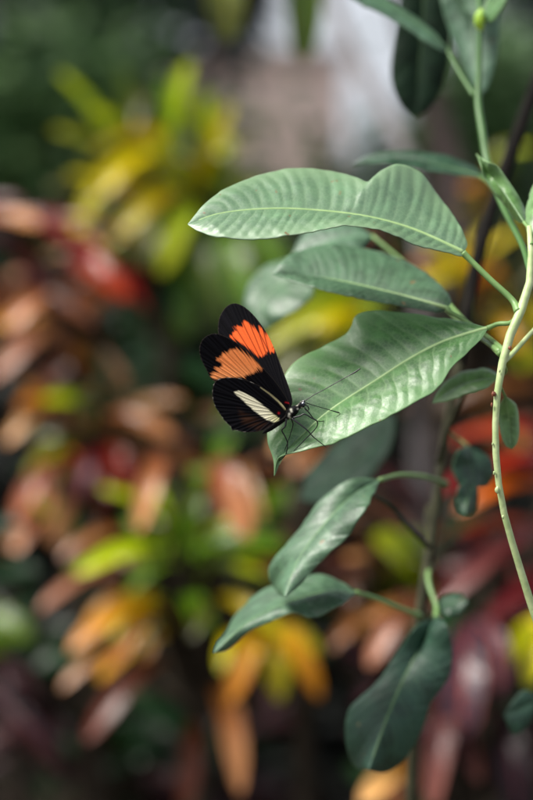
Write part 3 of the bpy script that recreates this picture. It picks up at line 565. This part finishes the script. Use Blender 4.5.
# leaf H narrow dark
outline_leaf(shrub, Z(*z3, [(400, 472), (300, 447), (200, 428), (50, 440)], ramp_d(4, .585, .60)), Z(*z3, [(380, 452), (330, 425), (250, 408), (160, 403), (90, 418)], .60), Z(*z3, [(385, 476), (300, 464), (200, 448), (130, 436)], .585), 'deep', nv=12, n=80, h=12, seed=30, rib='midrib_dim', rib_r=(.0004, .0002))
outline_leaf(shrub, [(448, 50, .60), (415, 22, .60), (360, -8, .60), (320, -30, .60)], [(430, 30, .605), (390, 2, .605), (345, -22, .605)], [(438, 50, .595), (395, 22, .595), (345, -5, .595)], 'cool', nv=10, n=60, h=10, seed=31, rib='midrib_dim', rib_r=(.0005, .0002))
outline_leaf(shrub, [(430, -60, .64), (424, 0, .64), (420, 60, .64), (415, 118, .64)], [(405, -20, .64), (396, 30, .64), (391, 75, .64), (400, 104, .64)], [(444, -20, .64), (450, 30, .64), (444, 80, .64), (430, 108, .64)], 'dark', nv=9, n=60, h=10, seed=32, rib='midrib_dim', rib_r=(.0005, .0002), label='dark leaf hanging at the top', petiole=[(455, -70, .62), (476, -20, .60), (480, 20, .587)], pet_mat='stem_green')
outline_leaf(shrub, [(478, 22, .605), (468, -30, .61), (450, -110, .62)], [(462, 10, .61), (440, -40, .61)], [(495, -5, .61), (480, -60, .61)], 'cool', nv=9, n=60, h=10, seed=33, rib=None)
outline_leaf(shrub, [(470, -60, .62), (472, -10, .62), (474, 40, .615), (480, 96, .61)], [(445, -40, .62), (441, 0, .62), (455, 45, .62), (470, 80, .615)], [(496, -40, .61), (500, 10, .61), (497, 55, .61), (488, 86, .61)], 'cool', nv=9, n=70, h=12, seed=34, rib='midrib_dim', rib_r=(.0005, .0002), petiole=[(480, -80, .60), (495, -30, .59), (482, 20, .586)], pet_mat='stem_green')
outline_leaf(shrub, [(482, 18, .585), (495, 4, .58), (512, -22, .575)], [(486, 8, .585), (498, -12, .58)], [(492, 22, .58), (506, 2, .575)], 'hero', nv=6, n=40, h=8, seed=35, rib=None)

# ------------------------------------------------------------------ butterfly
bo = P(290, 412, .4985)
bf = thing('butterfly', bo, 'black butterfly with orange wing bands and a cream streak, standing on the leaf tip', 'butterfly')
def dist_poly(pts, poly, closed=True):
    poly = np.asarray(poly); a = poly; b = np.roll(poly, -1, 0) if closed else poly[1:]; a = a if closed else poly[:-1]
    best = np.full(len(pts), 1e9); near = np.zeros_like(pts)
    for p0, p1 in zip(a, b):
        dd = p1-p0; t = np.clip(((pts-p0)@dd)/(dd@dd+1e-12), 0, 1); q = p0+t[:, None]*dd; ds = np.linalg.norm(pts-q, axis=1)
        m = ds < best; best[m] = ds[m]; near[m] = q[m]
    return best, near
def inside(pts, poly):
    r = np.zeros(len(pts), bool); n = len(poly); j = n-1
    for i in range(n):
        xi, yi = poly[i]; xj, yj = poly[j]
        c = ((yi > pts[:, 1]) != (yj > pts[:, 1])) & (pts[:, 0] < (xj-xi)*(pts[:, 1]-yi)/((yj-yi) if yj != yi else 1e-9)+xi); r ^= c; j = i
    return r
def fld(n, seed):
    r = np.random.default_rng(seed); return r
def wing(name, outline, depth, paint, hinge, margin, step=1.6, label=None):
    """outline in crop coordinates zw; depth(dist in crop px)"""
    ol = spline(np.array(outline+[outline[0]], float), 260)[:-1]
    x0, y0 = ol.min(0)-step*2; x1, y1 = ol.max(0)+step*2
    gx = np.arange(x0, x1, step); gy = np.arange(y0, y1, step); GX, GY = np.meshgrid(gx, gy, indexing='ij'); pts = np.c_[GX.ravel(), GY.ravel()]
    ins = inside(pts, ol); I = ins.reshape(GX.shape)
    cell = I[:-1, :-1] | I[1:, :-1] | I[1:, 1:] | I[:-1, 1:]
    i, j = np.nonzero(cell); m = GX.shape[1]; a = i*m+j; F = np.stack([a, a+m, a+m+1, a+1], 1)
    used = np.unique(F); out = used[~ins[used]]; _, nr = dist_poly(pts[out], ol); pts[out] = nr
    remap = -np.ones(len(pts), int); remap[used] = np.arange(len(used)); F = remap[F]; p = pts[used]
    edge, _ = dist_poly(p, ol)
    # wing veins: rays from the hinge to the margin, bowed
    vd = np.full(len(p), 1e9); h = np.array(hinge, float)
    for k, (mx, my, bow) in enumerate(margin):
        e = np.array([mx, my], float); dd = e-h; nn = np.array([-dd[1], dd[0]]); c = (h+e)/2+nn*bow
        s = np.linspace(0, 1, 26)[:, None]; cur = (1-s)**2*h+2*s*(1-s)*c+s*s*e
        ds, _ = dist_poly(p, cur, False); vd = np.minimum(vd, ds)
    r = np.linalg.norm(p-h, axis=1); ang = np.arctan2(p[:, 1]-h[1], p[:, 0]-h[0])
    col = paint(p, vd, edge, r, ang)
    rel = depth(r, p)-.00006*np.exp(-(vd/3)**2)+.00008*np.sin(vd*.25)
    X = PA(np.c_[zw[0][0]+p[:, 0]*zw[1], zw[0][1]+p[:, 1]*zw[1], rel])
    o = link(name, X, F, M['wing'], bf, col=col)
    md = o.modifiers.new('thickness', 'SOLIDIFY'); md.thickness = .00008; md.offset = 0
    if label: o['label'] = label
    return o
def wing_mat():
    m, t, bs = mat('scaled wing'); a = N(t, 'Attribute', attribute_name='tone')
    nz = noise(t, 9000, 2); c = mix(t, 1.0, a.outputs['Color'], mix(t, ramp(t, nz, .3, .7), (.75, .75, .75), (1.15, 1.15, 1.15)), 'MULTIPLY')
    t.links.new(c, bs.inputs['Base Color']); bs.inputs['Roughness'].default_value = .7; bs.inputs['Specular IOR Level'].default_value = .06
    bump(t, bs, nz, .00003, .3); return m
M['wing'] = wing_mat()
BLK = np.array([.0022, .0021, .0028])
def blend(col, m, c): return col*(1-m[:, None])+np.asarray(c)*m[:, None]
def sm(x, a, b): return np.clip((x-a)/(b-a), 0, 1)
def patch(p, poly, soft, streak, ang, r, seed, n=40):
    d, _ = dist_poly(p, np.array(poly, float)); s = np.where(inside(p, poly), d, -d)
    k = np.interp(ang, np.linspace(-math.pi, math.pi, n*12), np.random.default_rng(seed).normal(size=n*12))
    return sm(s+streak*k, -soft, soft)
def hair(ang, r, seed):
    a = np.interp(ang, np.linspace(-math.pi, math.pi, 1400), np.random.default_rng(seed).uniform(.80, 1.18, 1400)); b = np.interp(ang, np.linspace(-math.pi, math.pi, 300), np.random.default_rng(seed+1).uniform(.88, 1.12, 300))
    return (a*b)[:, None]
def base_black(p, vd, edge, r, ang, seed):
    st = np.interp(ang, np.linspace(-math.pi, math.pi, 900), np.random.default_rng(seed).uniform(.5, 1.8, 900))
    col = BLK[None]*st[:, None]*np.array([1, .95, 1.1]); col = blend(col, np.exp(-(vd/3.2)**2)*.35, (.0015, .0015, .002))
    return blend(col, (1-sm(edge, 0, 4.0))*.55, (.05, .04, .032))
far_orange = [(194, 204), (205, 184), (224, 172), (213, 152), (238, 152), (256, 150), (262, 128), (284, 132), (312, 158), (334, 178), (332, 150), (350, 162), (376, 195), (400, 235), (410, 262), (405, 276), (388, 284), (380, 272), (366, 290), (335, 300), (318, 290), (296, 268), (258, 240), (222, 222)]
near_orange = [(102, 384), (132, 373), (116, 356), (142, 350), (154, 340), (152, 328), (128, 316), (145, 300), (160, 282), (186, 278), (200, 266), (226, 260), (262, 280), (300, 308), (335, 335), (360, 356), (350, 363), (328, 350), (322, 370), (290, 382), (262, 396), (220, 404), (170, 406), (120, 411), (104, 405)]
cream = [(214, 470), (235, 464), (264, 475), (304, 497), (344, 527), (380, 555), (405, 579), (433, 597), (430, 612), (405, 617), (375, 606), (345, 586), (310, 560), (280, 532), (250, 506), (226, 486)]
def paint_far(p, vd, edge, r, ang):
    c = base_black(p, vd, edge, r, ang, 1); m = patch(p, far_orange, 5.5, 4.0, ang, r, 3)
    rim = patch(p, far_orange, 9, 2, ang, r, 3)
    oc = np.array([.82, .125, .028])[None]*(0.82+.18*rim)[:, None]; oc = oc*(1-.72*np.exp(-(vd/2.4)**2))[:, None]*hair(ang, r, 22)
    c = c*(1-m[:, None])+oc*m[:, None]
    rib = dist_poly(p, np.array([(318, 150), (352, 215), (386, 284)]), False)[0]; return blend(c, np.exp(-(rib/2.6)**2)*.85, BLK)
def paint_near(p, vd, edge, r, ang):
    c = base_black(p, vd, edge, r, ang, 2); m = patch(p, near_orange, 7., 5.5, ang, r, 4)
    oc = np.array([.98, .29, .085])[None]*np.ones(len(p))[:, None]
    oc = oc*(1-.45*np.exp(-(vd/2.0)**2))[:, None]*hair(ang, r, 21); low = sm(p[:, 1], 330, 410); oc = oc*(1-low[:, None])+oc*low[:, None]*np.array([1.0, 1.22, 1.4])
    c = c*(1-m[:, None])+oc*m[:, None]
    red = dist_poly(p, np.array([(462, 520), (480, 524)]), False)[0]; return blend(c, np.exp(-(red/3.5)**2)*.9, (.35, .01, .015))
def paint_hind(p, vd, edge, r, ang):
    c = base_black(p, vd, edge, r, ang, 5); m = patch(p, cream, 3.0, 1.5, ang, r, 6)
    oc = np.array([.92, .86, .60])[None]*(1-.6*np.exp(-(vd/1.8)**2))[:, None]; yel = sm(p[:, 0], 370, 425); oc = oc*(1-yel[:, None])+np.array([.52, .50, .25])*yel[:, None]
    br = patch(p, [(235, 555), (300, 590), (380, 625), (330, 650), (260, 620)], 14, 6, ang, r, 8)*.6*np.clip(1-np.exp(-(vd/5)**2), 0, 1)
    c = blend(c, br, (.055, .022, .010)); c = c*(1-m[:, None])+oc*m[:, None]
    s = dist_poly(p, np.array([(342, 448), (385, 478), (430, 516), (461, 551)]), False)[0]; wd = 2.5+3.5*sm(p[:, 0], 340, 460)
    c = blend(c, np.clip(1.3*np.exp(-(s/(wd*.85))**2), 0, .8), (.44, .39, .20))
    red = np.linalg.norm(p-np.array([430, 572]), axis=1); c = blend(c, np.exp(-(red/5)**2), (.45, .012, .02))
    fr = (1-sm(edge, 0, 3.2))*(np.sin(ang*70) > .55)*(r > 200); return blend(c, fr*.7, (.35, .32, .28))
HF = (470, 552)
near_fw = [(470, 560), (484, 535), (455, 478), (410, 415), (365, 365), (300, 292), (232, 236), (175, 203), (125, 187), (88, 195), (60, 218), (46, 255), (50, 298), (64, 332), (80, 362), (96, 397), (118, 416), (180, 440), (260, 470), (350, 510), (440, 560)]
far_fw = [(486, 556), (496, 515), (486, 468), (466, 410), (440, 340), (410, 264), (375, 190), (335, 130), (292, 81), (252, 51), (215, 40), (180, 54), (155, 84), (140, 120), (136, 160), (142, 210), (180, 300), (260, 400), (370, 490), (450, 548)]
near_hw = [(462, 590), (466, 556), (430, 511), (385, 472), (335, 439), (290, 419), (240, 404), (185, 400), (142, 407), (117, 428), (108, 468), (112, 510), (125, 546), (146, 578), (168, 610), (194, 636), (206, 656), (216, 654), (262, 664), (310, 664), (350, 656), (390, 637), (420, 616), (445, 604)]
far_hw = [(470, 590), (478, 556), (440, 500), (395, 455), (345, 425), (290, 405), (240, 400), (200, 410), (175, 440), (170, 480), (180, 520), (200, 560), (230, 595), (270, 620), (330, 640), (400, 625), (445, 604)]
wing('forewing', far_fw, lambda r, p: .5000+r*zw[1]*.0003*.22, paint_far, (486, 545), [(410, 264, -.04), (352, 160, -.06), (310, 100, -.06), (262, 58, -.06), (215, 42, -.05), (168, 66, -.04), (142, 115, -.02), (136, 165, .0), (145, 215, .03)], label='far forewing, its upper side showing')
wing('hindwing', far_hw, lambda r, p: .5002+r*zw[1]*.0003*.12, paint_hind, (470, 575), [(200, 410, 0), (175, 460, 0), (190, 540, 0), (240, 600, 0), (330, 640, 0)])
wing('forewing', near_fw, lambda r, p: .4978-r*zw[1]*.0003*.16, paint_near, HF, [(300, 292, -.05), (232, 236, -.06), (150, 194, -.05), (88, 196, -.04), (52, 235, -.03), (48, 290, -.01), (66, 336, .01), (86, 375, .03), (112, 414, .05)], label='near forewing, its underside showing')
wing('hindwing', near_hw, lambda r, p: .4974-r*zw[1]*.0003*.18, paint_hind, (462, 572), [(240, 404, -.05), (170, 402, -.04), (118, 428, -.03), (109, 480, -.01), (122, 540, .01), (160, 598, .02), (207, 655, .04), (270, 664, .06), (340, 658, .07), (400, 632, .06)], label='near hindwing with the cream streak')

def body():
    # one continuous skin: head, neck, thorax, waist, abdomen
    ctr = np.array([(305.2, 402.0, .4982), (304.4, 402.6, .4982), (302.8, 403.9, .4982), (300.8, 405.4, .4982), (299.0, 406.6, .4983), (297.6, 407.6, .4984), (295.5, 409.2, .4985), (292.5, 411.5, .4987), (289.5, 414.2, .4989), (287.0, 416.4, .4990), (284, 418.5, .4991), (279, 422, .4993), (272, 427, .4995), (266, 431, .4996), (262.5, 433.6, .4997)])
    rad = np.array([.0001, .0006, .00095, .00092, .0007, .0008, .00125, .00150, .00135, .00105, .00088, .00092, .00085, .0006, .0001])
    v, f = tube_data(PA(ctr), rad, n=110, seg=32)
    # colour: white spots where the photograph shows them (crop z1r), black elsewhere
    spots = [((196, 198), 4), ((210, 192), 3.5), ((203, 232), 4), ((182, 208), 5), ((178, 216), 5), ((150, 240), 5), ((153, 250), 4.5), ((142, 262), 5), ((140, 272), 5), ((146, 280), 4), ((170, 205), 4), ((183, 237), 4), ((160, 215), 3.5), ((128, 290), 4), ((222, 208), 3)]
    q = v-CAM; dep = q@FW; px = 266.5+(q@RT)/(K*dep); py = 400-(q@UP)/(K*dep); col = np.tile(np.array([.003, .003, .004]), (len(v), 1))
    for (sx, sy), r in spots:
        d = np.hypot(px-(z1r[0][0]+sx*z1r[1]), py-(z1r[0][1]+sy*z1r[1])); m = np.clip(1.4*np.exp(-(d/(r*z1r[1]))**2), 0, 1)*(dep < .4995); col = blend(col, m, (.55, .54, .44))
    d = np.hypot(px-278, py-422); col = col+0
    m_, t, bs = mat('furry body'); a = N(t, 'Attribute', attribute_name='tone'); t.links.new(a.outputs['Color'], bs.inputs['Base Color']); bs.inputs['Roughness'].default_value = .7; bs.inputs['Specular IOR Level'].default_value = .12; bump(t, bs, noise(t, 6000, 3), .0001, .8)
    o = link('body', v, f, m_, bf, col=col)
    # fine hair on the thorax
    V = []; F = []
    rr = np.random.default_rng(3)
    sel = rr.choice(len(v), 420)
    cw = spline(np.c_[PA(ctr)], 110)
    for i in sel:
        p = v[i]; ax = cw[min(109, i//32)]; nrm = p-ax; l = np.linalg.norm(nrm)
        if l < .0004: continue
        nrm = nrm/l+rr.normal(size=3)*.35; e = p+nrm*rr.uniform(.0003, .0006); s = np.cross(nrm, [0, 1, .3]); s = s/np.linalg.norm(s)*.00003; k = len(V); V += [p-s, p+s, e]; F.append([k, k+1, k+2])
    link('hair', V, F, plain('body hair', (.008, .008, .008), .8, (.03, .03, .028), 2000, 0, .1), bf)
body()
eye_m = plain('compound eye', (.01, .012, .02), .12, (.02, .03, .05), 9000, 0, .8)
blob('eye', P(303.4, 404.0, .49738), .00062, eye_m, bf, (1, .8, 1.1)); blob('eye', P(303.4, 402.4, .4991), .0006, eye_m, bf, (1, .8, 1.1))
blk = plain('black chitin', (.008, .008, .010), .35, (.014, .014, .016), 3000)
bpy.context.view_layer.update()
# leaf surface under the feet
n_, m_ = XD.shape[:2]; bvh = BVHTree.FromPolygons([Vector(p) for p in XD.reshape(-1, 3)], grid_faces(n_, m_).tolist())
def leaf_depth(x, y):
    d = Vector(P(x, y, 1.0)-CAM).normalized(); h = bvh.ray_cast(Vector(CAM), d, 2)
    return None if h[0] is None else float((np.array(h[0])-CAM)@FW)
def z1(p): return (z1r[0][0]+p[0]*z1r[1], z1r[0][1]+p[1]*z1r[1])
def leg(pts, rads, foot=True, lift=None, d0=.4978):
    q = [z1(p) for p in pts]; de = leaf_depth(*q[-1]) or leaf_depth(q[-1][0]-1.5, q[-1][1]-1.5) or .500
    de -= .00012; n = len(q); L = [(x, y, d0+(de-d0)*(i/(n-1))**1.3-(lift or 0)*math.sin(math.pi*i/(n-1))) for i, (x, y) in enumerate(q)]
    v, f = tube_data(PA(L), rads, n=60, seg=10); link('leg', v, f, blk, bf)
leg([(128, 285), (122, 320), (106, 340), (120, 368), (133, 402), (128, 448), (112, 474), (94, 488)], [.00032, .00026, .00022, .00020, .00017, .00015, .00012, .00012], lift=.001)
leg([(156, 284), (200, 316), (232, 343), (258, 372), (320, 422)], [.00030, .00026, .00020, .00016, .00011], lift=.0015)
leg([(160, 280), (190, 272), (216, 262), (250, 281), (277, 298), (272, 328), (215, 388), (158, 447)], [.00030, .00026, .00022, .00022, .00020, .00017, .00015, .00011], lift=.002)
leg([(216, 232), (238, 256), (262, 286), (285, 297), (312, 296)], [.00022, .00018, .00015, .00013, .00012], lift=.0008)
leg([(150, 284), (160, 310), (150, 350), (134, 400), (118, 440)], [.00022, .00018, .00014, .00012, .0001], lift=-.0003, d0=.4995)
def antenna(pts, ds, rads):
    v, f = tube_data(PA([(*z1(p), d) for p, d in zip(pts, ds)]), rads, n=90, seg=10); link('antenna', v, f, blk, bf)
antenna([(214, 200), (260, 170), (320, 138), (390, 98), (430, 76), (462, 58), (486, 41)], [.4976, .4972, .4965, .4958, .4955, .4952, .4950], [.00016, .00013, .00013, .00013, .00014, .00024, .00018])
antenna([(218, 206), (260, 220), (310, 234), (350, 246), (384, 256)], [.4988, .500, .5015, .503, .504], [.00014, .00011, .00011, .00014, .00024])
v, f = tube_data(PA([(*z1(p), d) for p, d in (((222, 218), .4975), ((232, 226), .4972), ((236, 240), .4975), ((226, 246), .4978), ((218, 238), .4978))]), [.00025, .0002, .00016, .00014, .0001], n=50, seg=8); link('proboscis', v, f, blk, bf)
